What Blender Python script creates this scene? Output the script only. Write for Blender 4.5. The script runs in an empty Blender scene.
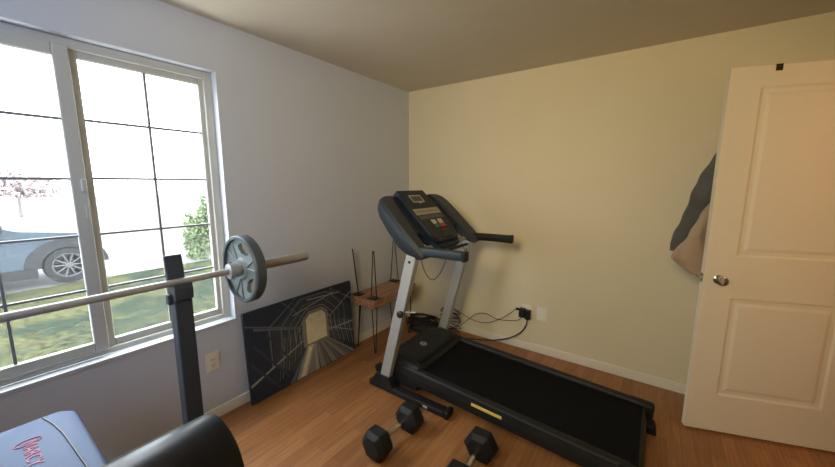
import bpy, bmesh, math, random
from mathutils import Vector, Matrix
random.seed(7)
S = bpy.context.scene
COL = S.collection
PI = math.pi

# ------------------------------------------------------------------ helpers
def link(o):
    COL.objects.link(o); return o

def tag(o, label=None, cat=None, group=None, kind=None):
    if label: o['label'] = label
    if cat: o['category'] = cat
    if group: o['group'] = group
    if kind: o['kind'] = kind
    return o

def thing(name, label, cat, loc=(0, 0, 0), rz=0.0, group=None):
    o = bpy.data.objects.new(name, None)
    o.empty_display_size = 0.05
    link(o); o.location = loc; o.rotation_euler = (0, 0, rz)
    return tag(o, label, cat, group)

def obj(name, bm, mats, parent=None, smooth=False, label=None):
    if not isinstance(mats, (list, tuple)): mats = [mats]
    me = bpy.data.meshes.new(name)
    bmesh.ops.recalc_face_normals(bm, faces=bm.faces)
    bm.to_mesh(me); bm.free()
    for m in mats: me.materials.append(m)
    if smooth:
        try:
            me.shade_smooth()
            me.set_sharp_from_angle(angle=math.radians(38))
        except Exception:
            pass
    o = link(bpy.data.objects.new(name, me))
    if parent: o.parent = parent
    if label: o['label'] = label
    return o

def struct(name, bm, mats, parent=None, smooth=False):
    o = obj(name, bm, mats, parent, smooth)
    if parent is None: o['kind'] = 'structure'
    return o

def NB(): return bmesh.new()

def box(bm, lo, hi, bev=0.0, seg=2, M=None, mi=0):
    b = bmesh.new()
    bmesh.ops.create_cube(b, size=1.0)
    s = [hi[i] - lo[i] for i in range(3)]; c = [(hi[i] + lo[i]) / 2 for i in range(3)]
    for v in b.verts:
        v.co = Vector((v.co.x * s[0] + c[0], v.co.y * s[1] + c[1], v.co.z * s[2] + c[2]))
    if bev > 0:
        bmesh.ops.bevel(b, geom=list(b.edges), offset=min(bev, min(abs(x) for x in s) * .49), segments=seg, affect='EDGES', profile=0.5)
    merge(bm, b, M, mi)

def merge(bm, b, M=None, mi=0):
    if M is not None: bmesh.ops.transform(b, matrix=M, verts=b.verts)
    mp = {}
    for v in b.verts: mp[v] = bm.verts.new(v.co)
    for f in b.faces:
        try:
            nf = bm.faces.new([mp[v] for v in f.verts]); nf.material_index = mi
        except ValueError: pass
    b.free()

def frame(d):
    d = Vector(d).normalized()
    a = Vector((0, 0, 1)) if abs(d.z) < .9 else Vector((1, 0, 0))
    u = d.cross(a).normalized(); w = u.cross(d).normalized()
    return u, w

def tube(bm, pts, r, n=10, closed=False, mi=0, cap=True):
    pts = [Vector(p) for p in pts]
    N = len(pts); rings = []; pu = None
    for i, p in enumerate(pts):
        if closed: d = pts[(i + 1) % N] - pts[i - 1]
        else: d = pts[min(i + 1, N - 1)] - pts[max(i - 1, 0)]
        if pu is None: u, w = frame(d)
        else:
            d.normalize(); u = (pu - d * pu.dot(d)).normalized(); w = d.cross(u)
            w = w if True else w
        if pu is None: d.normalize(); w = d.cross(u)
        pu = u
        rr = r[i] if isinstance(r, (list, tuple)) else r
        rings.append([bm.verts.new(p + (u * math.cos(2 * PI * k / n) + w * math.sin(2 * PI * k / n)) * rr) for k in range(n)])
    for i in range(N if closed else N - 1):
        a, b = rings[i], rings[(i + 1) % N]
        for k in range(n):
            f = bm.faces.new((a[k], a[(k + 1) % n], b[(k + 1) % n], b[k])); f.material_index = mi
    if cap and not closed:
        for rg in (rings[0], rings[-1]):
            f = bm.faces.new(rg); f.material_index = mi

def spline(P, n=8, closed=False):
    P = [Vector(p) for p in P]; out = []; N = len(P)
    rng = range(N if closed else N - 1)
    for i in rng:
        if closed: a, b, c, d = P[i - 1], P[i], P[(i + 1) % N], P[(i + 2) % N]
        else: a, b, c, d = P[max(i - 1, 0)], P[i], P[i + 1], P[min(i + 2, N - 1)]
        for k in range(n):
            t = k / n
            out.append(.5 * ((2 * b) + (c - a) * t + (2 * a - 5 * b + 4 * c - d) * t * t + (-a + 3 * b - 3 * c + d) * t ** 3))
    if not closed: out.append(P[-1])
    return out

def lathe(bm, prof, origin, axis, n=32, mi=0):
    """prof: list of (dist along axis, radius)"""
    u, w = frame(axis); ax = Vector(axis).normalized(); o = Vector(origin)
    rings = []
    for (h, r) in prof:
        if r < 1e-5: rings.append([bm.verts.new(o + ax * h)])
        else: rings.append([bm.verts.new(o + ax * h + (u * math.cos(2 * PI * k / n) + w * math.sin(2 * PI * k / n)) * r) for k in range(n)])
    for a, b in zip(rings, rings[1:]):
        for k in range(n):
            k2 = (k + 1) % n
            if len(a) == 1 and len(b) == 1: continue
            if len(a) == 1: vs = (a[0], b[k2], b[k])
            elif len(b) == 1: vs = (a[k], a[k2], b[0])
            else: vs = (a[k], a[k2], b[k2], b[k])
            f = bm.faces.new(vs); f.material_index = mi

def prism(bm, poly, h0, h1, M=None, bev=0.0, mi=0, seg=2):
    """poly in xy extruded in z h0..h1, then transformed"""
    b = bmesh.new()
    lo = [b.verts.new((x, y, h0)) for x, y in poly]; hi = [b.verts.new((x, y, h1)) for x, y in poly]
    b.faces.new(lo[::-1]); b.faces.new(hi); n = len(poly)
    for i in range(n): b.faces.new((lo[i], lo[(i + 1) % n], hi[(i + 1) % n], hi[i]))
    if bev > 0: bmesh.ops.bevel(b, geom=list(b.edges), offset=bev, segments=seg, affect='EDGES', profile=.5)
    merge(bm, b, M, mi)

def basis(o, x, y, z):
    M = Matrix.Identity(4)
    for i, v in enumerate((x, y, z, o)):
        v = Vector(v)
        for k in range(3): M[k][i] = v[k]
    return M

# ------------------------------------------------------------------ materials
def mat(name, col, rough=.5, metal=0.0, noise=0.0, nscale=30.0, bump=0.0, bscale=200.0, coat=0.0, spec=None, sheen=0.0):
    m = bpy.data.materials.new(name); m.use_nodes = True
    nt = m.node_tree; b = nt.nodes['Principled BSDF']
    b.inputs['Roughness'].default_value = rough; b.inputs['Metallic'].default_value = metal
    if coat: b.inputs['Coat Weight'].default_value = coat
    if spec is not None: b.inputs['Specular IOR Level'].default_value = spec
    if sheen: b.inputs['Sheen Weight'].default_value = sheen
    tc = nt.nodes.new('ShaderNodeTexCoord')
    nz = nt.nodes.new('ShaderNodeTexNoise'); nz.inputs['Scale'].default_value = nscale; nz.inputs['Detail'].default_value = 4
    nt.links.new(tc.outputs['Object'], nz.inputs['Vector'])
    mx = nt.nodes.new('ShaderNodeMix'); mx.data_type = 'RGBA'
    c = list(col) + [1]
    mx.inputs[6].default_value = [x * (1 - noise) for x in col] + [1]
    mx.inputs[7].default_value = [min(1, x * (1 + noise)) for x in col] + [1]
    nt.links.new(nz.outputs['Fac'], mx.inputs[0]); nt.links.new(mx.outputs[2], b.inputs['Base Color'])
    if bump:
        n2 = nt.nodes.new('ShaderNodeTexNoise'); n2.inputs['Scale'].default_value = bscale; n2.inputs['Detail'].default_value = 3
        nt.links.new(tc.outputs['Object'], n2.inputs['Vector'])
        bp = nt.nodes.new('ShaderNodeBump'); bp.inputs['Strength'].default_value = bump; bp.inputs['Distance'].default_value = .003
        nt.links.new(n2.outputs['Fac'], bp.inputs['Height']); nt.links.new(bp.outputs[0], b.inputs['Normal'])
    return m

def srgb(r, g, b):
    f = lambda c: (c / 255 / 12.92) if c / 255 <= .04045 else ((c / 255 + .055) / 1.055) ** 2.4
    return (f(r), f(g), f(b))

M_wall = mat('wall_paint', (.67, .60, .43), .85, noise=.03, nscale=3, bump=.12, bscale=260)
M_wallL = mat('window_wall_haze_tint', (.55, .58, .64), .85, noise=.03, nscale=3, bump=.12, bscale=260)  # wall paint tinted blue to imitate the haze around the window
M_ceil = mat('ceiling_paint', (.68, .62, .50), .95, noise=.04, nscale=4, bump=.3, bscale=180)
M_trim = mat('trim_paint', (.72, .69, .60), .45, noise=.02)
M_door = mat('door_paint', (.74, .67, .54), .5, noise=.02, bump=.15, bscale=120)
M_vinyl = mat("window_vinyl", (.50, .50, .46), .5, noise=.02)
M_sill = mat('sill_paint', (.50, .52, .55), .5, noise=.02)
M_plate = mat('outlet_plastic', (.74, .71, .60), .4)
M_slot = mat('outlet_slot', (.03, .03, .03), .6)
M_black = mat('black_plastic', (.009, .010, .011), .5, spec=.35, noise=.15)
M_rub = mat('black_rubber', (.009, .009, .010), .6, spec=.35, noise=.2, nscale=60)
M_belt = mat('running_belt', (.005, .005, .0055), .9, spec=.15, noise=.2, nscale=300, bump=.2, bscale=600)
M_shell = mat('console_shell', (.020, .029, .040), .5, noise=.1)
M_navy = mat('console_navy', (.008, .019, .048), .55, spec=.3, noise=.2, nscale=6)
M_silver = mat('silver_paint', (.40, .41, .40), .40, metal=.35, noise=.04)
M_chrome = mat('chrome', (.62, .60, .56), .18, metal=1.0)
M_steel = mat('bar_steel', (.42, .42, .43), .38, metal=.55, noise=.1, nscale=40)
M_plateiron = mat('plate_grey', (.17, .21, .22), .45, metal=.1, noise=.12, nscale=20)
M_platerim = mat('plate_rim', (.055, .070, .085), .5, noise=.1)
M_rack = mat('rack_navy', (.030, .040, .055), .45, noise=.15, nscale=20)
M_vsheen = mat('vinyl_top_sheen', (.045, .080, .165), .50, spec=.25, noise=.10, nscale=8, bump=.2, bscale=350)  # blue-black vinyl with the window's blue sheen put into the colour
M_vblack = mat('vinyl_black', (.004, .005, .008), .32, spec=.4, noise=.1, bump=.15, bscale=300)
M_red = mat('logo_red', (.34, .035, .07), .5)
M_yel = mat('warning_yellow', (.72, .55, .12), .5)
M_grey = mat('pale_grey', (.42, .40, .34), .5)
M_cable = mat('black_cable', (.014, .014, .015), .5)
M_hair = mat('hairpin_steel', (.018, .016, .015), .5, metal=.3)
M_jack = mat('slate_fabric', (.085, .087, .085), .95, noise=.15, nscale=15, bump=.4, bscale=300, sheen=.2)
M_coat = mat('beige_fabric', (.34, .26, .19), .95, noise=.12, nscale=15, bump=.4, bscale=300, sheen=.2)
M_hook = mat('hook_black', (.008, .007, .007), .5)

def wood_floor():
    m = bpy.data.materials.new('oak_laminate'); m.use_nodes = True
    nt = m.node_tree; N = nt.nodes; L = nt.links; b = N['Principled BSDF']
    tc = N.new('ShaderNodeTexCoord'); mp = N.new('ShaderNodeMapping'); mp.inputs['Rotation'].default_value = (0, 0, PI / 2)
    L.new(tc.outputs['Object'], mp.inputs['Vector'])
    br = N.new('ShaderNodeTexBrick'); br.offset = .37; br.offset_frequency = 2
    br.inputs['Scale'].default_value = 1; br.inputs['Brick Width'].default_value = .62; br.inputs['Row Height'].default_value = .066
    br.inputs['Mortar Size'].default_value = .0012; br.inputs['Mortar Smooth'].default_value = .3; br.inputs['Bias'].default_value = 0
    br.inputs['Color1'].default_value = (.29, .120, .040, 1); br.inputs['Color2'].default_value = (.40, .185, .068, 1); br.inputs['Mortar'].default_value = (.22, .10, .04, 1)
    L.new(mp.outputs[0], br.inputs['Vector'])
    m2 = N.new('ShaderNodeMapping'); m2.inputs['Scale'].default_value = (38, 2.2, 1); L.new(tc.outputs['Object'], m2.inputs['Vector'])
    nz = N.new('ShaderNodeTexNoise'); nz.inputs['Scale'].default_value = 1.6; nz.inputs['Detail'].default_value = 8; nz.inputs['Distortion'].default_value = .6
    L.new(m2.outputs[0], nz.inputs['Vector'])
    cr = N.new('ShaderNodeValToRGB'); cr.color_ramp.elements[0].position = .3; cr.color_ramp.elements[0].color = (.62, .60, .58, 1)
    cr.color_ramp.elements[1].position = .72; cr.color_ramp.elements[1].color = (1.12, 1.1, 1.08, 1)
    L.new(nz.outputs['Fac'], cr.inputs[0])
    mx = N.new('ShaderNodeMix'); mx.data_type = 'RGBA'; mx.blend_type = 'MULTIPLY'; mx.inputs[0].default_value = .8
    L.new(br.outputs['Color'], mx.inputs[6]); L.new(cr.outputs[0], mx.inputs[7]); L.new(mx.outputs[2], b.inputs['Base Color'])
    b.inputs['Roughness'].default_value = .38
    return m
M_floor = wood_floor()

def slab_wood():
    m = bpy.data.materials.new('walnut_slab'); m.use_nodes = True
    nt = m.node_tree; N = nt.nodes; L = nt.links; b = N['Principled BSDF']
    tc = N.new('ShaderNodeTexCoord'); mp = N.new('ShaderNodeMapping'); mp.inputs['Scale'].default_value = (22, 2.5, 14); L.new(tc.outputs['Object'], mp.inputs['Vector'])
    nz = N.new('ShaderNodeTexNoise'); nz.inputs['Scale'].default_value = 1.5; nz.inputs['Detail'].default_value = 6; nz.inputs['Distortion'].default_value = 1.0
    L.new(mp.outputs[0], nz.inputs['Vector'])
    cr = N.new('ShaderNodeValToRGB'); cr.color_ramp.elements[0].position = .35; cr.color_ramp.elements[0].color = (.19, .085, .050, 1)
    cr.color_ramp.elements[1].position = .65; cr.color_ramp.elements[1].color = (.46, .26, .16, 1)
    L.new(nz.outputs['Fac'], cr.inputs[0]); L.new(cr.outputs[0], b.inputs['Base Color']); b.inputs['Roughness'].default_value = .5
    return m
M_slab = slab_wood()

def glass():
    m = bpy.data.materials.new('window_glass'); m.use_nodes = True
    nt = m.node_tree; N = nt.nodes; L = nt.links; N.clear()
    out = N.new('ShaderNodeOutputMaterial'); mx = N.new('ShaderNodeMixShader'); tr = N.new('ShaderNodeBsdfTransparent'); gl = N.new('ShaderNodeBsdfGlossy')
    gl.inputs['Roughness'].default_value = .03; 
    # translucent mix on the pane imitates the hazy glare around the window
    df = N.new('ShaderNodeBsdfTranslucent'); df.inputs['Color'].default_value = (.9, .95, 1, 1)
    m3 = N.new('ShaderNodeMixShader'); m3.inputs[0].default_value = .010
    L.new(tr.outputs[0], m3.inputs[1]); L.new(df.outputs[0], m3.inputs[2])
    mx.inputs[0].default_value = .03; L.new(m3.outputs[0], mx.inputs[1]); L.new(gl.outputs[0], mx.inputs[2]); L.new(mx.outputs[0], out.inputs['Surface'])
    return m
M_glass = glass()

# ------------------------------------------------------------------ room
H = 2.44; XR = 3.26; YB = -4.35
WY0, WY1, WZ0, WZ1 = -3.18, -1.915, .60, 2.158      # window opening in the left wall
T = .16
bm = NB(); box(bm, (-T, YB - T, -.12), (XR + 1.6, T, 0)); struct('floor', bm, M_floor)
bm = NB(); box(bm, (-T, YB - T, H), (XR + 1.6, T, H + .12)); struct('ceiling', bm, M_ceil)
bm = NB(); box(bm, (-T, 0, 0), (XR + 1.6, T, H)); struct('wall_back', bm, M_wall)
bm = NB()
box(bm, (-T, YB, 0), (0, 0, WZ0)); box(bm, (-T, YB, WZ1), (0, 0, H))
box(bm, (-T, YB, WZ0), (0, WY0, WZ1)); box(bm, (-T, WY1, WZ0), (0, 0, WZ1))
struct('wall_left', bm, M_wallL)
bm = NB(); box(bm, (-T, YB - T, 0), (XR + 1.6, YB, H)); struct('wall_front', bm, M_wall)
bm = NB()
box(bm, (XR, YB, 0), (XR + .12, -1.02, H)); box(bm, (XR, -.16, 0), (XR + .12, 0, H)); box(bm, (XR, -1.02, 2.14), (XR + .12, -.16, H))
struct('wall_right', bm, M_wall)
bm = NB(); box(bm, (XR + 1.45, YB, 0), (XR + 1.6, 0, H)); struct('wall_hall', bm, M_wall)

def baseboard(name, lo, hi):
    bm = NB(); box(bm, lo, hi, bev=.005, seg=2); struct(name, bm, M_trim)
baseboard('baseboard_back', (.013, -.013, 0), (XR, 0, .075))
baseboard('baseboard_left', (0, YB + .013, 0), (.013, 0, .075))
baseboard('baseboard_front', (0, YB, 0), (XR, YB + .013, .075))
baseboard('baseboard_right', (XR - .013, YB + .013, 0), (XR, -1.06, .075))
bm = NB()
for (a, b_) in (((XR - .015, -1.07, 0), (XR, -1.01, 2.19)), ((XR - .015, -.17, 0), (XR, -.11, 2.19)), ((XR - .015, -1.07, 2.13), (XR, -.11, 2.19))): box(bm, a, b_, .004)
struct('trim_1', bm, M_trim)

# window_1 : vinyl slider with grilles
XW = -.115                                             # outer face of the vinyl frame
win = thing('window_1', None, None, (0, 0, 0)); win['kind'] = 'structure'
bm = NB()
fy0, fy1, fz0, fz1 = WY0, WY1, WZ0 + .02, WZ1
f = .045
x0, x1 = XW, XW + .055
box(bm, (x0, fy0, fz0), (x1, fy0 + f, fz1), .004); box(bm, (x0, fy1 - f, fz0), (x1, fy1, fz1), .004)
box(bm, (x0, fy0 + f, fz0), (x1, fy1 - f, fz0 + f * .7), .004); box(bm, (x0, fy0 + f, fz1 - f), (x1, fy1 - f, fz1), .004)
obj('window_frame', bm, M_vinyl, win)
def sash(y0, y1, xa, xb, nv, name, w=.042):
    z0, z1 = fz0 + f * .6, fz1 - f * .8
    bm = NB()
    box(bm, (xa, y0, z0), (xb, y0 + w, z1), .005); box(bm, (xa, y1 - w, z0), (xb, y1, z1), .005)
    box(bm, (xa, y0 + w, z0), (xb, y1 - w, z0 + w), .005); box(bm, (xa, y0 + w, z1 - w), (xb, y1 - w, z1), .005)
    s = obj(name, bm, M_vinyl, win)
    gz0, gz1, gy0, gy1 = z0 + w, z1 - w, y0 + w, y1 - w
    xm = (xa + xb) / 2
    bm = NB(); box(bm, (xm - .003, gy0, gz0), (xm + .003, gy1, gz1)); obj('pane', bm, M_glass, s)
    bm = NB()
    for k in range(1, 5):
        z = gz0 + (gz1 - gz0) * k / 5; box(bm, (xm - .0075, gy0, z - .006), (xm + .0075, gy1, z + .006), .002)
    ym = (gy0 + gy1) / 2; box(bm, (xm - .007, ym - .006, gz0), (xm + .007, ym + .006, gz1), .002)
    obj('grille', bm, M_vinyl2, s)
    return s
M_vinyl2 = mat('grille_vinyl', (.22, .22, .22), .5)
ymid = -2.535
sash(fy0 + f * .6, ymid + .005, -.078, -.050, 1, 'left_sash', .055)
sash(ymid - .005, fy1 - f * .6, -.108, -.080, 1, 'right_sash')
bm = NB(); box(bm, (-.052, ymid - .018, 1.46), (-.036, ymid + .002, 1.52), .004); box(bm, (-.05, ymid - .014, 1.335), (-.04, ymid - .002, 1.40), .003)
obj('sash_latch', bm, M_vinyl, win)
bm = NB(); box(bm, (-.060, WY0, WZ0), (.006, WY1, WZ0 + .022), .003); o = struct('trim_2', bm, M_sill)

# ------------------------------------------------------------------ door (open, hinged off frame on the right)
du = Vector((.94924, .31456, 0)); dn = Vector((-du.y, du.x, 0))          # along the leaf / towards the wall behind
Mdoor = basis((2.464, -.434, 0), du, dn, (0, 0, 1))
door = thing('door_1', None, None); door['kind'] = 'structure'
DW, DZ0, DZ1 = .775, .014, 2.115
def door_face(bm):
    th = .035
    # leaf body with a recessed, raised-field panel in front
    box(bm, (0, .006, DZ0), (DW, th, DZ1))
    P = [(.140, .628, 1.100, 2.012), (.140, .628, .250, .858)]
    # front skin made as frame strips (stiles and rails)
    def strip(a, b_): box(bm, (a[0], 0, a[1]), (b_[0], .0065, b_[1]))
    strip((0, DZ0), (.14, DZ1)); strip((.628, DZ0), (DW, DZ1))
    strip((.14, 2.012), (.628, DZ1)); strip((.14, .858), (.628, 1.100)); strip((.14, DZ0), (.628, .250))
    for (a, b_, c, d) in P:
        rings = [(0, 0.0), (.012, .0055), (.030, .0060), (.046, .0018), (.050, .0012)]
        vs = []
        for (ins, dep) in rings:
            vs.append([bm.verts.new((x, dep, z)) for x, z in ((a + ins, c + ins), (b_ - ins, c + ins), (b_ - ins, d - ins), (a + ins, d - ins))])
        for r0, r1 in zip(vs, vs[1:]):
            for k in range(4): bm.faces.new((r0[k], r0[(k + 1) % 4], r1[(k + 1) % 4], r1[k]))
        bm.faces.new(vs[-1])
bm = NB(); door_face(bm); bmesh.ops.transform(bm, matrix=Mdoor, verts=bm.verts); obj('door_leaf', bm, M_door, door)
for side in (1, -1):
    bm = NB()
    o_ = Mdoor @ Vector((.072, 0 if side == 1 else .035, .962)); ax = -dn * side
    lathe(bm, [(0, 0), (0, .026), (.004, .027), (.008, .022), (.010, .013), (.020, .012), (.024, .021), (.031, .028), (.040, .030), (.048, .026), (.052, .017), (.053, 0)], o_, ax, 32)
    obj('door_knob', bm, M_chrome, door, True)
bm = NB(); box(bm, (-.0025, .006, .935), (.001, .030, .99), .001, M=Mdoor); box(bm, (-.010, .011, .952), (.001, .024, .973), .003, M=Mdoor)
obj('latch_plate', bm, M_chrome, door)
for z in (.25, 1.06, 1.9):
    bm = NB(); tube(bm, [Mdoor @ Vector((DW + .006, -.004, z - .045)), Mdoor @ Vector((DW + .006, -.004, z + .045))], .007); obj('hinge', bm, M_chrome, door, True)

# over-door hook
hk = thing('door_hook', 'small black hook strap bent over the top edge of the white door', 'hook', tuple(Mdoor @ Vector((.204, 0, DZ1))))
Mh = Mdoor @ Matrix.Translation((.204, 0, 0)); inv = Matrix.Translation(-Vector(hk.location))
bm = NB()
box(bm, (-.014, -.003, DZ1 - .030), (.014, 0, DZ1 + .003), M=inv @ Mh)
box(bm, (-.014, -.003, DZ1), (.014, .039, DZ1 + .003), M=inv @ Mh)
box(bm, (-.014, .0355, DZ1 - .36), (.014, .0385, DZ1 + .003), M=inv @ Mh)
obj('strap', bm, M_hook, hk)
bm = NB(); tube(bm, [inv @ Mh @ Vector(p) for p in spline([(0, .038, 1.78), (0, .06, 1.765), (0, .085, 1.775), (0, .095, 1.80)], 5)], .005); obj('prong', bm, M_hook, hk, True)

# jackets hanging behind the door : draped sheets with folds
def drape(name, label, cat, rows, depth, mt, folds, seed, yoff):
    rnd = random.Random(seed); bm = NB(); rings = []
    n = 72
    ph = [rnd.uniform(0, 6.28) for _ in range(4)]
    dense = []
    for (a, b_) in zip(rows, rows[1:]):
        for k in range(9): t = k / 9; dense.append([a[i] * (1 - t) + b_[i] * t for i in range(3)])
    dense.append(list(rows[-1]))
    for (z, xa, xb) in dense:
        cx, w = (xa + xb) / 2, (xb - xa) / 2; ring = []
        for k in range(n):
            t = 2 * PI * k / n
            uu = cx + w * math.copysign(abs(math.cos(t)) ** .8, math.cos(t))
            fold = .012 * math.sin(uu * folds + ph[0] + z * 9) + .007 * math.sin(uu * folds * 2.1 + ph[1] - z * 13) + .007 * math.sin(z * 44 + ph[2] + uu * 30)
            vv = depth * (abs(math.sin(t)) ** .7) * math.copysign(1, math.sin(t)) + fold
            vv = max(vv, -depth * .98)
            ring.append(bm.verts.new(Mdoor @ Vector((uu, yoff + vv, z + .012 * math.sin(uu * 40 + ph[3]) * (1 if z < rows[-1][0] + .02 else 0)))))
        rings.append(ring)
    for a, b_ in zip(rings, rings[1:]):
        for k in range(n): bm.faces.new((a[k], a[(k + 1) % n], b_[(k + 1) % n], b_[k]))
    bm.faces.new(rings[0]); bm.faces.new(rings[-1])
    o = obj(name, bm, mt, None, True); tag(o, label, cat)
    return o
# rows: z, u-left, u-right along the door leaf (u<0 sticks out past its free edge)
drape('dark_jacket', 'dark slate grey jacket hanging behind the white door above the beige one', 'jacket',
      [(1.80, .14, .26), (1.74, .08, .36), (1.68, .035, .40), (1.60, -.002, .40), (1.48, -.045, .42), (1.34, -.085, .42), (1.22, -.120, .41), (1.14, -.135, .38), (1.105, -.128, .1)], .032, M_jack, 26, 3, .125)
drape('beige_coat', 'beige padded coat bunched behind the door edge near the knob', 'coat',
      [(1.62, .10, .22), (1.52, .06, .28), (1.40, .010, .33), (1.28, -.040, .35), (1.18, -.085, .36), (1.09, -.140, .36), (1.06, -.148, .36), (1.02, -.10, .34), (.975, -.045, .32), (.95, -.01, .28)], .028, M_coat, 32, 11, .068)

# ------------------------------------------------------------------ wall plates
def outlet(name, label, center, ax, up=(0, 0, 1), out=(0, -1, 0), blank=False, w=.080, h=.125):
    M = basis(center, ax, out, up)
    t = thing(name, label, 'outlet' if not blank else 'wall plate', center)
    L_ = Matrix.Translation(-Vector(center)) @ M
    bm = NB(); box(bm, (-w / 2, 0, -h / 2), (w / 2, .006, h / 2), .003, M=L_); obj('cover_plate', bm, M_plate, t)
    if not blank:
        bm = NB(); box(bm, (-.018, .005, -.034), (.018, .0085, .034), .002, M=L_); r = obj('receptacle', bm, M_plate, t)
        bm = NB()
        for s in (-1, 1):
            for dx in (-.007, .007): box(bm, (dx - .0015, .0085, s * .018 - .005), (dx + .0015, .0092, s * .018 + .005), M=L_)
            box(bm, (-.0025, .0085, s * .018 - .013), (.0025, .0092, s * .018 - .009), M=L_)
        obj('slots', bm, M_slot, r)
    else:
        bm = NB()
        bm.free()
        for s in (-1, 1):
            bm = NB(); lathe(bm, [(.006, .004), (.0075, .003), (.0075, 0)], L_ @ Vector((0, 0, s * .043)), L_.to_3x3() @ Vector((0, 1, 0)), 10)
            obj('screw', bm, M_plate, t)
    return t
outlet('wall_outlet', 'cream wall outlet with black power adapters plugged in on the back wall', (1.330, 0, .362), (1, 0, 0))
outlet('blank_wall_plate', 'blank cream wall plate just right of the back wall outlet', (1.462, 0, .368), (1, 0, 0), blank=True, w=.085)
outlet('wall_outlet', 'cream duplex outlet low on the window wall beside the black rack upright', (0, -2.076, .385), (0, 1, 0), out=(1, 0, 0))

ad = thing('power_adapter', 'black power adapter with side plug, left half of the back wall outlet', 'adapter', (1.325, -.0095, .36))
bm = NB(); box(bm, (-.052, -.045, -.050), (.002, 0, .032), .005); obj('body', bm, M_black, ad)
bm = NB(); box(bm, (-.085, -.030, .004), (-.050, -.008, .024), .004); obj('plug', bm, M_black, ad)
ad2 = tag(obj('power_plug', (lambda b: (box(b, (-.002, -.042, -.062), (.042, 0, .026), .006), b)[1])(NB()), M_black), 'black power plug in the back wall outlet, right of the larger adapter', 'plug')
ad2.location = (1.331, -.0095, .36)

def cord(name, label, pts, r=.003, cat='cord', mt=None):
    bm = NB(); tube(bm, spline(pts, 8), r, 8); return tag(obj(name, bm, mt or M_cable, None, True), label, cat)
cord('thick_cable', 'thick black treadmill cord curving down from outlet to the floor', [(1.345, -.03, .31), (1.345, -.05, .25), (1.30, -.07, .17), (1.20, -.09, .10), (1.05, -.11, .045), (.90, -.13, .02), (.78, -.16, .010), (.66, -.20, .008)], .006)
cord('charger_cord', 'thin cord sagging from the left side of the adapter towards the cable tangle', [(1.238, -.03, .372), (1.20, -.03, .33), (1.12, -.04, .26), (1.00, -.05, .19), (.90, -.05, .165), (.78, -.05, .18), (.66, -.06, .23), (.55, -.08, .28)], .0028)
cord('charger_cord', 'thin cord leaving the bottom of the adapter and crossing the other thin one', [(1.29, -.03, .31), (1.27, -.035, .275), (1.18, -.04, .25), (1.06, -.04, .235), (.96, -.045, .265), (.86, -.05, .24), (.75, -.06, .14), (.66, -.08, .06), (.58, -.10, .02)], .0028)

# tangle of cables behind the right upright
rnd = random.Random(5)
def tangle(name, label, c, sz, nloops, r, pts=9, mt=None, flat=.0):
    bm = NB()
    P = []
    for i in range(nloops * pts):
        a = i / pts * 2 * PI + rnd.uniform(-.25, .25); k = rnd.uniform(.65, 1.0)
        P.append((c[0] + sz[0] * k * math.cos(a), c[1] + sz[1] * k * math.sin(a), max(r + .002, c[2] + sz[2] * (i / (nloops * pts) * .8 + rnd.uniform(0, .2)))))
    tube(bm, spline(P, 6), r, 8)
    return tag(obj(name, bm, mt or M_cable, None, True), label, 'cable')
tangle('cable_coil', 'thick black coil of cable piled on the floor in the corner behind the treadmill', (.33, -.20, 0), (.17, .13, .15), 8, .009)
tangle('cable_tangle', 'loose tangle of thin black cords behind the far silver upright', (.60, -.11, .005), (.13, .06, .30), 6, .0035, pts=5)

# ------------------------------------------------------------------ canvas print leaning on the window wall
CB, CT = Vector((.080, 0, .0)), Vector((.034, 0, .640))
cu = Vector((0, 1, 0)); cv = (CT - CB).normalized(); cn = cu.cross(cv)  # towards +x
CH = (CT - CB).length; CW = .962; cy0 = -1.885
can = thing('canvas_print', 'large dark canvas photo print of a beamed tunnel leaning against the window wall', 'picture', (.078, cy0, 0))
Mc = basis((0, 0, 0), cu, cv, cn)
# sits so that its lowest back corner touches the floor
bm = NB(); box(bm, (0, .0, -.024), (CW, CH, 0), .002, M=Matrix.Translation((0, 0, .002)) @ Mc); 
M_cside = mat('canvas_side', (.020, .026, .035), .7)
obj('stretched_canvas', bm, M_cside, can)
def img_mat(name, c): return mat(name, c, .62, noise=.22, nscale=26)
cols = [img_mat('print_dark', (.022, .034, .054)), img_mat('print_shadow', (.045, .058, .078)), img_mat('print_mid', (.13, .145, .16)), img_mat('print_pale', (.33, .34, .33)), img_mat('print_glow', (.72, .66, .45)), img_mat('print_board', (.25, .24, .20))]
bm = NB()
layer = [0]
Mc2 = Matrix.Translation((0, 0, .002)) @ Mc
def poly(pts, mi):
    layer[0] += 1
    h = .0006 + layer[0] * .00002
    f_ = bm.faces.new([bm.verts.new(Mc2 @ Vector((max(0.004, min(CW - .004, x * CW)), max(.004, min(CH - .004, y * CH)), h))) for x, y in pts]); f_.material_index = mi
def beam(a, b_, w0, w1, mi):
    a = Vector((a[0] * CW, a[1] * CH)); b_ = Vector((b_[0] * CW, b_[1] * CH)); d = (b_ - a).normalized(); p = Vector((-d.y, d.x))
    q_ = [a + p * w0 / 2, a - p * w0 / 2, b_ - p * w1 / 2, b_ + p * w1 / 2]
    poly([(v.x / CW, v.y / CH) for v in q_], mi)
V = (.585, .50)                       # vanishing point of the tunnel
poly([(0, 0), (1, 0), (1, 1), (0, 1)], 0)
def ngon(cx, cy, rx, ry, k=8, off=PI / 8): return [(cx + rx * math.cos(off + 2 * PI * i / k), cy + ry * math.sin(off + 2 * PI * i / k)) for i in range(k)]
poly(ngon(V[0], V[1], .42, .50), 1)
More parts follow.
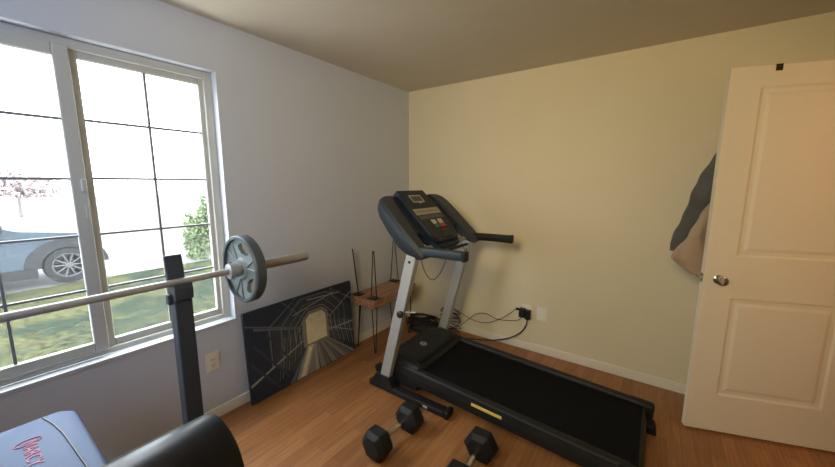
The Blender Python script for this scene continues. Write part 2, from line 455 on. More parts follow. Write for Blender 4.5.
# floor fan of boards towards the viewer
fx = [-.10 + i * .105 for i in range(13)]
for i in range(12):
    t0 = V[0] - .085 + .17 * i / 12; t1 = V[0] - .085 + .17 * (i + 1) / 12
    g = (.04, .01)[i % 2]
    poly([(t0, .40), (t1, .40), (.30 + (i + 1) * .060 - g * .3, .0), (.30 + i * .060, .0)], 3 if i in (2, 4) else (5 if i % 2 else 2))
poly([(V[0] - .085, .40), (V[0] - .01, .40), (.47, .0), (.36, .0)], 3)
poly([(V[0] - .07, .40), (V[0] - .03, .40), (.445, .02), (.40, .02)], 4)
# frames of the octagonal tunnel getting smaller
for (rx, ry, w, mi) in ((.44, .60, .016, 2), (.34, .47, .013, 2), (.27, .38, .010, 2), (.215, .31, .008, 5), (.17, .26, .007, 3), (.14, .22, .006, 5)):
    ng = ngon(V[0], V[1] + .03, rx, ry)
    for i in range(8):
        a, b_ = ng[i], ng[(i + 1) % 8]
        if (a[1] + b_[1]) / 2 < .38: continue
        beam(a, b_, w, w * .8, mi)
# wall slats converging on the doorway, right side
for i in range(11):
    x_ = .70 + i * .026; beam((x_, .60 - i * .012), (x_ + .045, .32 - i * .022), .006, .004, 3 if i % 2 else 2)
for i in range(8):
    x_ = .465 - i * .028; beam((x_, .62 - i * .006), (x_ - .05, .30 - i * .03), .006, .004, 2 if i % 2 else 5)
# long rails and rafters
beam((.0, .20), (.47, .46), .020, .008, 3); beam((1.0, .30), (.70, .50), .008, .006, 3); beam((1.0, .44), (.70, .46), .016, .006, 3)
beam((.0, .86), (.42, .64), .012, .006, 2); beam((.06, .80), (.47, .60), .020, .008, 2); beam((1, .86), (.72, .62), .014, .006, 3)
beam((.30, 1.0), (.52, .66), .012, .005, 2); beam((.78, 1.0), (.64, .67), .012, .005, 2); beam((.52, .93), (.86, .90), .010, .008, 3)
beam((.38, .80), (.80, .93), .008, .008, 3); beam((.05, .62), (.30, .12), .018, .012, 1); beam((.15, .70), (.36, .22), .014, .010, 1)
beam((.86, .93), (.96, .55), .012, .010, 1); beam((.02, .44), (.22, .04), .020, .014, 1)
# wall either side of the doorway then the bright doorway
poly([(.455, .36), (.715, .36), (.715, .72), (.66, .79), (.52, .79), (.455, .70)], 5)
poly([(.49, .385), (.69, .385), (.69, .68), (.655, .745), (.53, .745), (.49, .69)], 4)
obj('printed_image', bm, cols, can)

# ------------------------------------------------------------------ hairpin leg tables (one upright, one upside down on top)
def hairpin(bm, base, foot, wdir, w0, wf, r=.0048):
    """open end at base (two welds w0 apart along wdir), rounded foot at the far end"""
    base, foot, wd = Vector(base), Vector(foot), Vector(wdir).normalized()
    d = (foot - base).normalized()
    pts = [base + wd * w0 / 2, foot + wd * wf / 2 - d * wf * .5]
    for k in range(1, 8):
        a = PI * k / 8; pts.append(foot - d * wf * .5 + wd * wf / 2 * math.cos(a) + d * wf * .5 * math.sin(a))
    pts += [foot - wd * wf / 2 - d * wf * .5, base - wd * w0 / 2]
    tube(bm, pts, r, 8)
def slab_top(bm, x0, x1, y0, y1, z0, z1, seed):
    rr = random.Random(seed); n = 14; P = []
    for i in range(n): P.append((x0 + (x1 - x0) * i / n, y0 + rr.uniform(-.006, .006)))
    for i in range(n): P.append((x1 + rr.uniform(-.005, .005), y0 + (y1 - y0) * i / n))
    for i in range(n): P.append((x1 - (x1 - x0) * i / n, y1 + rr.uniform(-.006, .006)))
    for i in range(n): P.append((x0 + rr.uniform(-.005, .005), y1 - (y1 - y0) * i / n))
    prism(bm, P, z0, z1, bev=.004)
def hairpin_table(label, z_slab, up, seed, x0, x1, y0, y1, splay):
    t = thing('hairpin_table', label, 'table', (0, 0, z_slab + (.0 if up else 0)), group=None)
    bm = NB(); slab_top(bm, x0, x1, y0, y1, 0, .04, seed); obj('slab_top', bm, M_slab, t, False)
    for (cx, cy, sx, sy, wd) in ((x0 + .045, y0 + .05, -1, -1, (.75, -.62, 0)), (x1 - .045, y0 + .05, 1, -1, (1, -.25, 0)), (x0 + .045, y1 - .05, -1, 1, (1, .3, 0)), (x1 - .045, y1 - .05, 1, 1, (1, .2, 0))):
        bm = NB()
        L_ = .425
        if up: b0, f0 = (cx, cy, .043), (cx + sx * splay, cy + sy * splay, .04 + L_ - .005)
        else: b0, f0 = (cx, cy, -.003), (cx + sx * splay, cy + sy * splay, -L_ + .0)
        if up and sx < 0 and sy < 0: f0 = (f0[0], f0[1] - .035, f0[2])
        hairpin(bm, b0, f0, wd, .085, .018)
        box(bm, (cx - .05, cy - .045, .040 if up else -.004), (cx + .05, cy + .045, .043 if up else 0), .001)
        obj('leg', bm, M_hair, t, True)
    return t
hairpin_table('small wooden slab table standing on four black hairpin legs by the canvas', .430, False, 1, .035, .300, -.90, -.33, .02)
hairpin_table('small wooden slab table turned upside down with its hairpin legs in the air', .4705, True, 2, .030, .310, -.915, -.30, .012)

# ------------------------------------------------------------------ treadmill
TY = 0.0
tm = thing('treadmill', 'black folding treadmill with silver uprights and navy console against the back wall', 'treadmill', (.600, -.820, 0), TY)
Dk = Matrix.Translation((1.67, 0, -.024)) @ Matrix.Rotation(math.radians(2.85), 4, 'Y') @ Matrix.Translation((-1.67, 0, 0))
def D(bm): bmesh.ops.transform(bm, matrix=Dk, verts=bm.verts); return bm
# deck rails : rounded bars
for s in (-1, 1):
    bm = NB()
    prof = [(-.032, .045), (.032, .045), (.034, .095), (.026, .145), (.012, .155), (-.020, .155), (-.032, .140)]
    M = basis((0, s * .318, 0), (0, s, 0), (0, 0, 1), (1, 0, 0))
    prism(bm, prof, .14, 1.60, M, .004); D(bm)
    r = obj('side_rail', bm, M_black, tm)
    if s == -1:
        bm = NB(); box(bm, (.755, -.3535, .100), (.955, -.3505, .120), .001); D(bm); obj('warning_strip', bm, M_yel, r, label='yellow warning strip')
bm = NB(); box(bm, (.30, -.290, .110), (1.640, .290, .128), .004); D(bm); obj('running_belt', bm, M_belt, tm)
bm = NB(); box(bm, (.34, -.285, .060), (1.56, .285, .106), .003); box(bm, (.5, -.3, .035), (.6, .3, .065)); box(bm, (1.2, -.3, .035), (1.3, .3, .065)); D(bm); obj('deck_frame', bm, M_black, tm)
bm = NB(); tube(bm, [(1.640, -.29, .104), (1.640, .29, .104)], .024, 14); D(bm); obj('rear_roller', bm, M_black, tm, True)
for s in (-1, 1):
    bm = NB()
    box(bm, (1.555, s * .325 - .038, .045), (1.700, s * .325 + .028, .154), .018, 3); D(bm)
    obj('end_cap', bm, M_black, tm, True)
    bm = NB()
    prism(bm, [(1.62, 0), (1.725, 0), (1.71, .05), (1.63, .055)], -.045, .045, basis((0, s * .235, 0), (1, 0, 0), (0, 0, 1), (0, -1, 0)), .005); obj('rear_foot', bm, M_rub, tm)
# motor hood : domed lid
bm = NB()
def hood_ring(z, ins, top=False):
    P = [(.03 + ins, -.19 + ins * .4), (.13 + ins * .2, -.345 + ins), (.33, -.345 + ins), (.355 - ins * .9, -.29), (.355 - ins * .9, .29), (.33, .345 - ins), (.13 + ins * .2, .345 - ins), (.03 + ins, .19 - ins * .4)]
    return [bm.verts.new((x, y, z - (x - .05) * (.16 if z > .15 else 0))) for x, y in P]
rg = [hood_ring(.05, .0), hood_ring(.19, .0), hood_ring(.235, .012), hood_ring(.255, .035), hood_ring(.262, .07)]
for a, b_ in zip(rg, rg[1:]):
    for k in range(8): bm.faces.new((a[k], a[(k + 1) % 8], b_[(k + 1) % 8], b_[k]))
bm.faces.new(rg[0][::-1]); bm.faces.new(rg[-1])
hood = obj('motor_hood', bm, M_black, tm)
bm = NB(); M = Matrix.Translation((.185, -.04, .2405)) @ Matrix.Rotation(math.radians(9.1), 4, 'Y')
b2 = bmesh.new(); lathe(b2, [(0, 0), (0, .028), (.002, .028), (.002, 0)], (0, 0, 0), (0, 0, 1), 28); merge(bm, b2, M)
lg = obj('hood_emblem', bm, mat('emblem_grey', (.24, .25, .26), .45), hood)
bm = NB()
tube(bm, [M @ Vector(p) for p in [(-.016 + .032 * i / 10, .010 * math.sin(i / 10 * 2 * PI), .003) for i in range(11)]], .0022, 6)
obj('emblem_mark', bm, M_black, lg)
# base : feet bars, cross member, upright boots
for s in (-1, 1):
    bm = NB()
    box(bm, (-.055, s * .385 - .036, .0), (.60, s * .385 + .036, .045), .012, 3)
    o = obj('base_foot', bm, M_rub, tm, True)
    bm = NB(); box(bm, (.60, s * .385 - .042, .0), (.635, s * .385 + .042, .055), .012, 3); obj('foot_end_cap', bm, M_black, o, True)
    bm = NB()
    prism(bm, [(-.03, .035), (.18, .035), (.155, .085), (.125, .118), (.015, .118)], -.038, .038, basis((0, s * .385, 0), (1, 0, 0), (0, 0, 1), (0, -1, 0)), .008)
    obj('upright_boot', bm, M_black, tm)
    bm = NB(); lathe(bm, [(-.015, 0), (-.015, .035), (.015, .035), (.015, 0)], (-.012, s * .34, .09 + .02), (0, 1, 0), 20); obj('transport_wheel', bm, M_rub, tm, True)
bm = NB(); box(bm, (-.02, -.37, .012), (.06, .37, .05), .01); obj('base_crossbar', bm, M_black, tm)
bm = NB(); box(bm, (.44, -.4225, .018), (.475, -.4205, .034)); obj('foot_patch', bm, M_grey, tm)  # small pale grey patch on the near foot bar
# uprights
for s in (-1, 1):
    bm = NB()
    a = Vector((.088, s * .385, .095)); b_ = Vector((.335, s * .385, 1.045)); d = (b_ - a).normalized()
    M = basis(a, Vector((0, 1, 0)).cross(d), (0, 1, 0), d)
    box(bm, (-.040, -.024, 0), (.040, .024, (b_ - a).length), .006, 2, M)
    u_ = obj('upright', bm, M_silver, tm, label='silver upright')
    bm = NB(); lathe(bm, [(.0, 0), (0, .010), (.004, .010), (.006, 0)], M @ Vector((0, -.024, .93)), (0, -1, 0), 14); obj('bolt', bm, M_black, u_)
    if s == -1:
        bm = NB(); c = M @ Vector((.030, -.024, .560)); lathe(bm, [(0, .008), (.010, .010), (.012, .022), (.030, .024), (.036, .016), (.037, 0)], c, (0, -1, 0), 20); kb = obj('lock_knob', bm, M_black, u_, True)
        bm = NB(); tube(bm, [M @ Vector((.035, .0, .565)), M @ Vector((.10, .03, .585))], .006); obj('lock_pin', bm, M_silver, kb, True)
# console, in its own tilted frame : X across (y), Y up the slope, Z out of the face
cO = Vector((.400, 0, 1.052)); cV = Vector((-.385, 0, .37)).normalized(); cX = Vector((0, 1, 0)); cN = cX.cross(cV)
if cN.z < 0: cN = -cN
MC = basis(cO, cX, cV, cN)
con = NB()
# outer dished shell arms
def arm(s):
    bm = NB()
    # cross sections along slope v : (v, xin, xout, zlo, zhi)
    sec = [(-.030, .345, .418, -.020, .030), (.00, .338, .428, -.050, .036), (.06, .325, .434, -.080, .036), (.14, .315, .436, -.095, .034), (.28, .300, .434, -.090, .032), (.40, .285, .424, -.080, .030), (.46, .270, .405, -.070, .026), (.495, .250, .372, -.060, .020), (.51, .22, .330, -.05, .012)]
    rings = []
    for (v, xi, xo, zl, zh) in sec:
        pr = [(xi, zl * .6), (xo - .03, zl), (xo, zl * .4), (xo + .002, zh * .3), (xo - .018, zh), (xi + .012, zh * .9), (xi, zh * .5)]
        rings.append([bm.verts.new(MC @ Vector((s * x, v, z))) for x, z in pr])
    for a, b_ in zip(rings, rings[1:]):
        for k in range(7): bm.faces.new((a[k], a[(k + 1) % 7], b_[(k + 1) % 7], b_[k]))
    bm.faces.new(rings[0]); bm.faces.new(rings[-1])
    return bm
conO = obj('console', (lambda b: (prism(b, [(-.330, .17), (-.24, .165), (-.17, .075), (-.15, .01), (.15, .01), (.17, .075), (.24, .165), (.330, .17), (.31, .44), (.24, .515), (-.24, .515), (-.31, .44)], -.055, .000, MC, .008), b)[1])(NB()), M_navy, tm, label='navy and black sloping console')
for s in (-1, 1):
    obj('console_arm', arm(s), M_shell, conO, True)
# raised centre block
bm = NB(); prism(bm, [(-.175, .105), (-.135, .045), (.135, .045), (.175, .105), (.190, .40), (.170, .548), (-.170, .548), (-.190, .40)], -.03, .028, MC, .010); obj('centre_panel', bm, mat('panel_dark', (.010, .015, .026), .5, spec=.35, noise=.1), conO)
bm = NB()
for (a, b_) in (((-.085, .415), (.065, .425)), ((-.085, .480), (.065, .490)), ((-.085, .415), (-.075, .490)), ((.055, .415), (.065, .490))): box(bm, (a[0], a[1], .0285), (b_[0], b_[1], .0305), M=MC)
box(bm, (-.02, .405, .0285), (.015, .415, .0305), M=MC)
obj('display_frame', bm, M_grey, conO)
bm = NB(); box(bm, (-.074, .426, .0283), (.054, .479, .0295), M=MC); obj('display', bm, mat('lcd', (.03, .035, .035), .3), conO)
bm = NB(); box(bm, (-.165, .292, .0285), (.165, .352, .0305), .001, M=MC); ks = obj('button_strip', bm, mat('strip_beige', (.34, .31, .24), .5), conO)
bm = NB(); box(bm, (-.150, .320, .0306), (.150, .324, .0312), M=MC); obj('strip_line', bm, M_black, ks)
bm = NB(); box(bm, (-.155, .250, .0285), (.160, .282, .0298), .001, M=MC); obj('lower_strip', bm, mat('strip_dark', (.07, .07, .065), .5), conO)
for nm, xa, xb, va, vb, mm in (('pale_key', -.055, -.005, .195, .235, M_grey), ('pale_key', .030, .085, .195, .235, M_grey), ('green_key', -.055, -.005, .160, .192, mat('key_green', (.03, .16, .07), .5)), ('red_key', .015, .085, .160, .192, mat('key_red', (.38, .03, .04), .5))):
    bm = NB(); box(bm, (xa, va, .028), (xb, vb, .034), .002, M=MC); obj(nm, bm, mm, conO, label=nm.replace('_', ' '))
bm = NB(); box(bm, (-.085, .150, .022), (.105, .245, .0295), .004, M=MC); obj('key_bezel', bm, M_black, conO)
bm = NB(); box(bm, (-.03, .06, .02), (.06, .135, .040), .010, M=MC); obj('safety_key', bm, M_black, conO)
for s in (-1, 1):
    bm = NB(); box(bm, (s * .25 - .09, .030, -.045), (s * .25 + .09, .066, -.030), .004, M=MC); obj('cup_holder', bm, mat('holder_grey', (.30, .28, .23), .6), conO, label='pale grey cup holder insert')
# lower cross brace between arms
bm = NB(); box(bm, (.345, -.34, 1.000), (.372, .34, 1.020), .008); obj('cross_brace', bm, M_black, conO)
# handlebars
for s in (-1, 1):
    bm = NB()
    P = [Vector((.37, s * .385, 1.068)), Vector((.44, s * .385, 1.073)), Vector((.53, s * .385, 1.076)), Vector((.70, s * .385, 1.078))]
    rings = []
    for i, p in enumerate(P):
        h, w = (.034, .030) if i == 0 else (.030, .024)
        rings.append([bm.verts.new(p + Vector((0, w * math.copysign(abs(math.cos(t)) ** .6, math.cos(t)), h * math.copysign(abs(math.sin(t)) ** .6, math.sin(t))))) for t in [2 * PI * k / 20 for k in range(20)]])
    for a, b_ in zip(rings, rings[1:]):
        for k in range(20): bm.faces.new((a[k], a[(k + 1) % 20], b_[(k + 1) % 20], b_[k]))
    bm.faces.new(rings[0]); bm.faces.new(rings[-1])
    hb = obj('handlebar', bm, M_shell if s == -1 else M_black, tm, True)
    bm = NB(); box(bm, (.695, s * .385 - .027, 1.046), (.725, s * .385 + .027, 1.110), .009, 3); obj('end_cap', bm, M_black, hb, True)
    bm = NB(); box(bm, (.375, s * .385 - .036, 1.030), (.398, s * .385 + .036, 1.108), .010, 3); obj('collar', bm, M_black, hb, True)
bm = NB(); tube(bm, spline([(.34, -.31, 1.03), (.345, -.28, .93), (.355, -.22, .845), (.36, -.15, .83), (.365, -.08, .87), (.37, -.02, .95), (.37, .03, 1.04)], 8), .003, 6); obj('safety_cord', bm, M_cable, tm, True)
bm = NB(); tube(bm, spline([(.36, .22, 1.05), (.365, .25, 1.0), (.36, .31, .96), (.34, .37, .97)], 6), .003, 6); obj('wire', bm, M_cable, tm, True)

# ------------------------------------------------------------------ dumbbells
def hexhead(bm, c, ax, r, half, roll):
    ax = Vector(ax).normalized(); side = Vector((-ax.y, ax.x, 0)); up = Vector((0, 0, 1))
    M = basis(c, side, up, ax)
    def ring(k): return [(r * k * math.cos(roll + i * PI / 3), r * k * math.sin(roll + i * PI / 3)) for i in range(6)]
    b = bmesh.new()
    rings = []
    for (h, k) in ((-half, .60), (-half, .70), (-half * .55, 1.0), (half * .55, 1.0), (half, .70), (half * .98, .60)):
        rings.append([b.verts.new((x, y, h)) for x, y in ring(k)])
    for a, c_ in zip(rings, rings[1:]):
        for k in range(6): b.faces.new((a[k], a[(k + 1) % 6], c_[(k + 1) % 6], c_[k]))
    b.faces.new(rings[0]); b.faces.new(rings[-1])
    bmesh.ops.bevel(b, geom=list(b.edges), offset=.004, segments=2, affect='EDGES', profile=.5)
    merge(bm, b, M)
def dumbbell(label, c, ang, r=.092, L_=.137, half=.054):
    t = thing('hex_dumbbell', label, 'dumbbell', (c[0], c[1], 0), ang, group='black hex dumbbells on the floor')
    z = r * math.cos(PI / 6) + .0005
    for s in (-1, 1):
        bm = NB(); hexhead(bm, (s * L_, 0, z), (1, 0, 0), r, half, 0); obj('weight_head', bm, M_rub, t)
    bm = NB(); a = L_ - half + .002
    n = 13
    lathe(bm, [(-a, .0135), (-a + .015, .0135), (-.05, .0150), (-.02, .0172), (0, .0178), (.02, .0172), (.05, .0150), (a - .015, .0135), (a, .0135)], (0, 0, z), (1, 0, 0), 20)
    obj('handle', bm, M_chrome, t, True, label='chrome handle')
    return t
dumbbell('black rubber hex dumbbell with both heads in view, left of the pair', (1.068, -1.575), math.radians(86))
dumbbell('black rubber hex dumbbell below the yellow treadmill strip, one head past the photo edge', (1.535, -1.525), math.radians(92))

# ------------------------------------------------------------------ barbell
BX, BZ = .58, 1.0895
bb = thing('barbell', 'long steel barbell resting across the rack in front of the window', 'barbell', (BX, -2.87, BZ))
yA, yB = -2.17, -1.765          # right sleeve
bm = NB(); tube(bm, [(0, -.70, 0), (0, .70, 0)], .0145, 20); obj('shaft', bm, M_steel, bb, True)
for s in (-1, 1):
    bm = NB(); lathe(bm, [(.665, 0), (.665, .026), (.668, .036), (.700, .036), (.704, .034), (.712, .034), (.716, .0255), (1.098, .0255), (1.103, .023), (1.103, .0)], (0, 0, 0), (0, s, 0), 28)
    obj('sleeve', bm, M_steel, bb, True)
def weight_plate(label, yc, sgn):
    t = thing('weight_plate', label, 'weight plate', (BX, yc, BZ), group=None)
    R_ = .165; n = 48
    bm = NB()
    # rim band
    lathe(bm, [(-.026, R_ - .018), (-.026, R_ - .006), (-.020, R_), (.020, R_), (.026, R_ - .006), (.026, R_ - .018), (-.026, R_ - .018)], (0, 0, 0), (0, 1, 0), n)
    obj('rim', bm, M_platerim, t, True)
    # web with three grip holes: built by polar grid with holes left out
    bm = NB()
    hub, out = .0262, R_ - .016
    NR, NA = 12, 96
    def hole(r, a):
        for k in range(3):
            ac = PI / 2 - .26 + k * 2 * PI / 3
            d = (a - ac + PI) % (2 * PI) - PI
            if ((d / .46) ** 2 + ((r - .104) / .027) ** 2) < 1: return True
        return False
    def vert(i, j, z):
        r = hub + (out - hub) * i / NR; a = 2 * PI * j / NA
        return (r * math.cos(a), z, r * math.sin(a))
    vd = {}
    def V_(i, j, s):
        key = (i, j % NA, s)
        if key not in vd:
            r = hub + (out - hub) * i / NR
            z = s * (.018 if r < .050 else .010)
            vd[key] = bm.verts.new(vert(i, j % NA, z))
        return vd[key]
    solid = lambda i, j: not hole(hub + (out - hub) * (i + .5) / NR, 2 * PI * ((j % NA) + .5) / NA)
    for i in range(NR):
        for j in range(NA):
            if not solid(i, j): continue
            for s in (-1, 1): bm.faces.new((V_(i, j, s), V_(i + 1, j, s), V_(i + 1, j + 1, s), V_(i, j + 1, s)))
            def wall(a, b_): bm.faces.new((V_(*a, -1), V_(*b_, -1), V_(*b_, 1), V_(*a, 1)))
            if i == 0: wall((i, j), (i, j + 1))
            elif not solid(i - 1, j): wall((i, j), (i, j + 1))
            if i < NR - 1 and not solid(i + 1, j): wall((i + 1, j), (i + 1, j + 1))
            if not solid(i, j - 1): wall((i, j), (i + 1, j))
            if not solid(i, j + 1): wall((i, j + 1), (i + 1, j + 1))
    # three raised ribs between holes
    for k in range(3):
        ac = PI / 2 - .26 + PI / 3 + k * 2 * PI / 3
        for s in (-1, 1):
            for off in (-.22, .22):
                p0 = Vector((.045 * math.cos(ac), s * .012, .045 * math.sin(ac))); p1 = Vector((.146 * math.cos(ac + off), s * .012, .146 * math.sin(ac + off)))
                tube(bm, [p0, p1], .0045, 6)
    obj('web', bm, M_plateiron, t, True)
    return t
weight_plate('grey three-grip weight plate on the barbell in front of the window edge', -2.128, 1)
weight_plate('matching weight plate on the far left end of the barbell', -2.87 - .772, -1)

# ------------------------------------------------------------------ weight bench with rack uprights
wb = thing('weight_bench', 'weight bench with blue-black padded seat, red logo and dark rack upright', 'bench', (1.0, -2.87, 0))
BO = Vector((1.0, -2.87, 0))
def L_(p): return Vector(p) - BO
def wbox(bm, lo, hi, bev=.0, seg=2): box(bm, L_(lo), L_(hi), bev, seg)
for yy in (-2.405, -3.335):
    bm = NB(); wbox(bm, (.548, yy - .033, .03), (.612, yy + .033, 1.052), .006); up = obj('rack_upright', bm, M_rack, wb)
    bm = NB()
    # guard plate leaning away behind the bar, cradle and front lip
    prism(bm, [(.556, 1.03), (.568, 1.03), (.542, 1.200), (.530, 1.200)], -.033, .033, basis((-BO.x, yy - BO.y, 0), (1, 0, 0), (0, 0, 1), (0, -1, 0)), .004)
    prism(bm, [(.548, 1.02), (.625, 1.02), (.628, 1.070), (.620, 1.090), (.6, 1.0745), (.56, 1.0745), (.552, 1.09), (.540, 1.09)], -.034, .034, basis((-BO.x, yy - BO.y, 0), (1, 0, 0), (0, 0, 1), (0, -1, 0)), .002)
    obj('bar_catch', bm, M_rack, up)
    bm = NB(); wbox(bm, (.56, yy - .048, 1.0), (.59, yy - .034, 1.045), .003); obj('catch_pin', bm, M_rack, up)
    bm = NB(); wbox(bm, (.35, yy - .03, 0), (.85, yy + .03, .04), .006); obj('rack_foot', bm, M_rack, wb)
bm = NB(); wbox(bm, (.555, -3.30, .28), (.600, -2.44, .33), .005); obj('rack_crossbar', bm, M_rack, wb)
bm = NB(); wbox(bm, (.56, -2.90, .30), (1.75, -2.84, .36), .006); wbox(bm, (1.69, -2.90, .0), (1.75, -2.84, .33), .006); wbox(bm, (1.66, -3.10, 0), (1.78, -2.64, .05), .006); wbox(bm, (.60, -2.89, .3), (.64, -2.85, .545), .003); wbox(bm, (1.2, -2.89, .35), (1.24, -2.85, .545), .003)
obj('bench_frame', bm, M_rack, wb)
def pad(x0, x1, y0, y1, z0, z1, rc, edge):
    b = bmesh.new(); n = 8; P = []
    for (cx, cy, a0) in ((x1 - rc, y1 - rc, 0), (x0 + rc, y1 - rc, 90), (x0 + rc, y0 + rc, 180), (x1 - rc, y0 + rc, 270)):
        for k in range(n + 1): a = math.radians(a0 + 90 * k / n); P.append((cx + rc * math.cos(a), cy + rc * math.sin(a)))
    cx, cy = (x0 + x1) / 2, (y0 + y1) / 2; rings = []
    for (z, ins) in ((z0, .004), (z0 + .01, 0), (z1 - edge, 0), (z1 - edge * .45, edge * .16), (z1 - edge * .12, edge * .55), (z1, edge * 1.1)):
        ring = []
        for (x, y) in P:
            d = Vector((x - cx, y - cy)); sx = 1 - ins / ((x1 - x0) / 2); sy = 1 - ins / ((y1 - y0) / 2)
            ring.append(b.verts.new((cx + d.x * sx, cy + d.y * sy, z)))
        rings.append(ring)
    m = len(P)
    for a, c in zip(rings, rings[1:]):
        for k in range(m): b.faces.new((a[k], a[(k + 1) % m], c[(k + 1) % m], c[k]))
    b.faces.new(rings[0][::-1]); b.faces.new(rings[-1])
    return b
PZ = .62
bm = NB(); b = pad(.345, 1.36, -3.02, -2.735, PZ - .075, PZ, .060, .026); merge(bm, b, Matrix.Translation(-BO)); padO = obj('bench_pad', bm, M_vsheen, wb, True, label='padded vinyl bench top with red printed logo')
# stitched seam near the right edge
bm = NB(); tube(bm, [L_(p) for p in [(.375, -2.822, PZ + .0005), (.45, -2.806, PZ + .0005), (.55, -2.794, PZ + .0005), (.8, -2.782, PZ + .0005), (1.3, -2.780, PZ + .0005)]], .0035, 6); obj('seam', bm, M_vblack, padO)
# red logo: ring and lettering, running along the pad
def text_mesh(s, size, M, extrude=.0006):
    cu_ = bpy.data.curves.new('t', 'FONT'); cu_.body = s; cu_.size = size; cu_.extrude = extrude; cu_.align_x = 'LEFT'; cu_.align_y = 'CENTER'
    to = bpy.data.objects.new('t', cu_); COL.objects.link(to); bpy.context.view_layer.update()
    me = bpy.data.meshes.new_from_object(to.evaluated_get(bpy.context.evaluated_depsgraph_get()))
    b = bmesh.new(); b.from_mesh(me); bmesh.ops.transform(b, matrix=M, verts=b.verts)
    bpy.data.objects.remove(to); bpy.data.curves.remove(cu_); bpy.data.meshes.remove(me)
    return b
lx, ly = .512, -2.874
bm = NB()
tube(bm, [L_((lx + .018 * math.cos(t), ly + .032 * math.sin(t), PZ + .0008)) for t in [2 * PI * k / 40 for k in range(40)]], .0018, 6, closed=True)
Mt = Matrix.Translation(L_((lx - .005, ly, PZ + .0012))) @ Matrix.Rotation(0, 4, 'Z')
merge(bm, text_mesh('MARCY', .050, Mt)); obj('logo', bm, M_red, padO, label='red ring and lettering printed on the pad')
# curl pad : fat rounded bolster across the bench
bm = NB()
prof = []
ccx, ccz, rr_ = 1.225, .712, .130
for k in range(15):
    a = math.radians(200 - 215 * k / 14); prof.append((ccx + rr_ * math.cos(a), ccz + rr_ * math.sin(a)))
prof += [(1.35, .50), (1.335, .46), (1.25, .45), (1.14, .47), (1.10, .52)]
y0, y1 = -3.16, -2.550
def pring(y, k):
    c = (1.23, .66); return [bm.verts.new(L_((c[0] + (x - c[0]) * k, y, c[1] + (z - c[1]) * k))) for x, z in prof]
rg = [pring(y0, .86), pring(y0 + .006, .94), pring(y0 + .022, 1), pring(y1 - .022, 1), pring(y1 - .006, .95), pring(y1, .87)]
m = len(prof)
for a, b_ in zip(rg, rg[1:]):
    for k in range(m): bm.faces.new((a[k], a[(k + 1) % m], b_[(k + 1) % m], b_[k]))
bm.faces.new(rg[0]); bm.faces.new(rg[-1])
obj('curl_pad', bm, M_vblack, wb, True, label='thick black rounded arm pad')

# ------------------------------------------------------------------ outdoors
GZ = -.36
def grass_mat():
    m = bpy.data.materials.new('lawn'); m.use_nodes = True
    nt = m.node_tree; N = nt.nodes; L = nt.links; b = N['Principled BSDF']; b.inputs['Roughness'].default_value = 1; b.inputs['Specular IOR Level'].default_value = 0
    tc = N.new('ShaderNodeTexCoord'); n1 = N.new('ShaderNodeTexNoise'); n1.inputs['Scale'].default_value = 1.5; n1.inputs['Detail'].default_value = 3
    n2 = N.new('ShaderNodeTexNoise'); n2.inputs['Scale'].default_value = 14; n2.inputs['Detail'].default_value = 8
    L.new(tc.outputs['Object'], n1.inputs['Vector']); L.new(tc.outputs['Object'], n2.inputs['Vector'])
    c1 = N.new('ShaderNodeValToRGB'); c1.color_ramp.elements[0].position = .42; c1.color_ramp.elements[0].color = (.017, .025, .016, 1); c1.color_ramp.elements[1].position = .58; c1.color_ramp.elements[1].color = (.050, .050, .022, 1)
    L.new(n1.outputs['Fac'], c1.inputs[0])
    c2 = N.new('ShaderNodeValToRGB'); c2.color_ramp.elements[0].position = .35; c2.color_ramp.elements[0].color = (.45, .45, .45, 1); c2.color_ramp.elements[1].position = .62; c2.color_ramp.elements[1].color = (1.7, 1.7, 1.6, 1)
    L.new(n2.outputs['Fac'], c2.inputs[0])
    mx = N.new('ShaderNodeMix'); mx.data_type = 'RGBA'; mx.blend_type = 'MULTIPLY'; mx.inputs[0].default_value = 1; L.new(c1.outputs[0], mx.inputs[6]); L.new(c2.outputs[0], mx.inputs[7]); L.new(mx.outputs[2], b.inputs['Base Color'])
    return m
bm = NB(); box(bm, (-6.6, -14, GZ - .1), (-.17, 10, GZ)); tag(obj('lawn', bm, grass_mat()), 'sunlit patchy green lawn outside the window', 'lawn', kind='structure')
bm = NB(); box(bm, (-60, -50, GZ - .12), (-6.6, 40, GZ - .01)); tag(obj('driveway', bm, mat('concrete', (.165, .160, .150), .9, noise=.1, nscale=3)), 'pale sunlit driveway and road beyond the lawn', 'driveway', kind='structure')

# parked car
M_carbody = mat('car_silver_blue', (.055, .075, .095), .5, metal=.0, spec=.2)
M_cardark = mat('car_cladding', (.010, .011, .013), .6, noise=.5, nscale=14)
car = thing('car', 'silver-blue car parked on the driveway outside the window', 'car', (-6.62, -1.70, GZ))
X0 = 0
bm = NB()     # side profile (y, z) extruded in x
prof = [(-4.35, .42), (-4.30, .95), (-4.05, 1.05), (-3.3, 1.50), (-1.9, 1.55), (-1.3, 1.30), (-.55, 1.02), (.20, .92), (.40, .80), (.46, .45), (.43, .30)]
arch = [(.40 * math.cos(math.radians(t)), .34 + .40 * math.sin(math.radians(t))) for t in range(0, 181, 20)]
arch2 = [(-3.0 + .40 * math.cos(math.radians(t)), .34 + .40 * math.sin(math.radians(t))) for t in range(0, 181, 20)]
P = prof + [(.42, .30)] + arch[0:] + [(-.42, .28), (-2.58, .28)] + arch2 + [(-3.45, .30)]
prism(bm, P, -1.75, 0, basis((0, 0, 0), (0, 1, 0), (0, 0, 1), (1, 0, 0)), 0)
obj('body', bm, M_carbody, car)
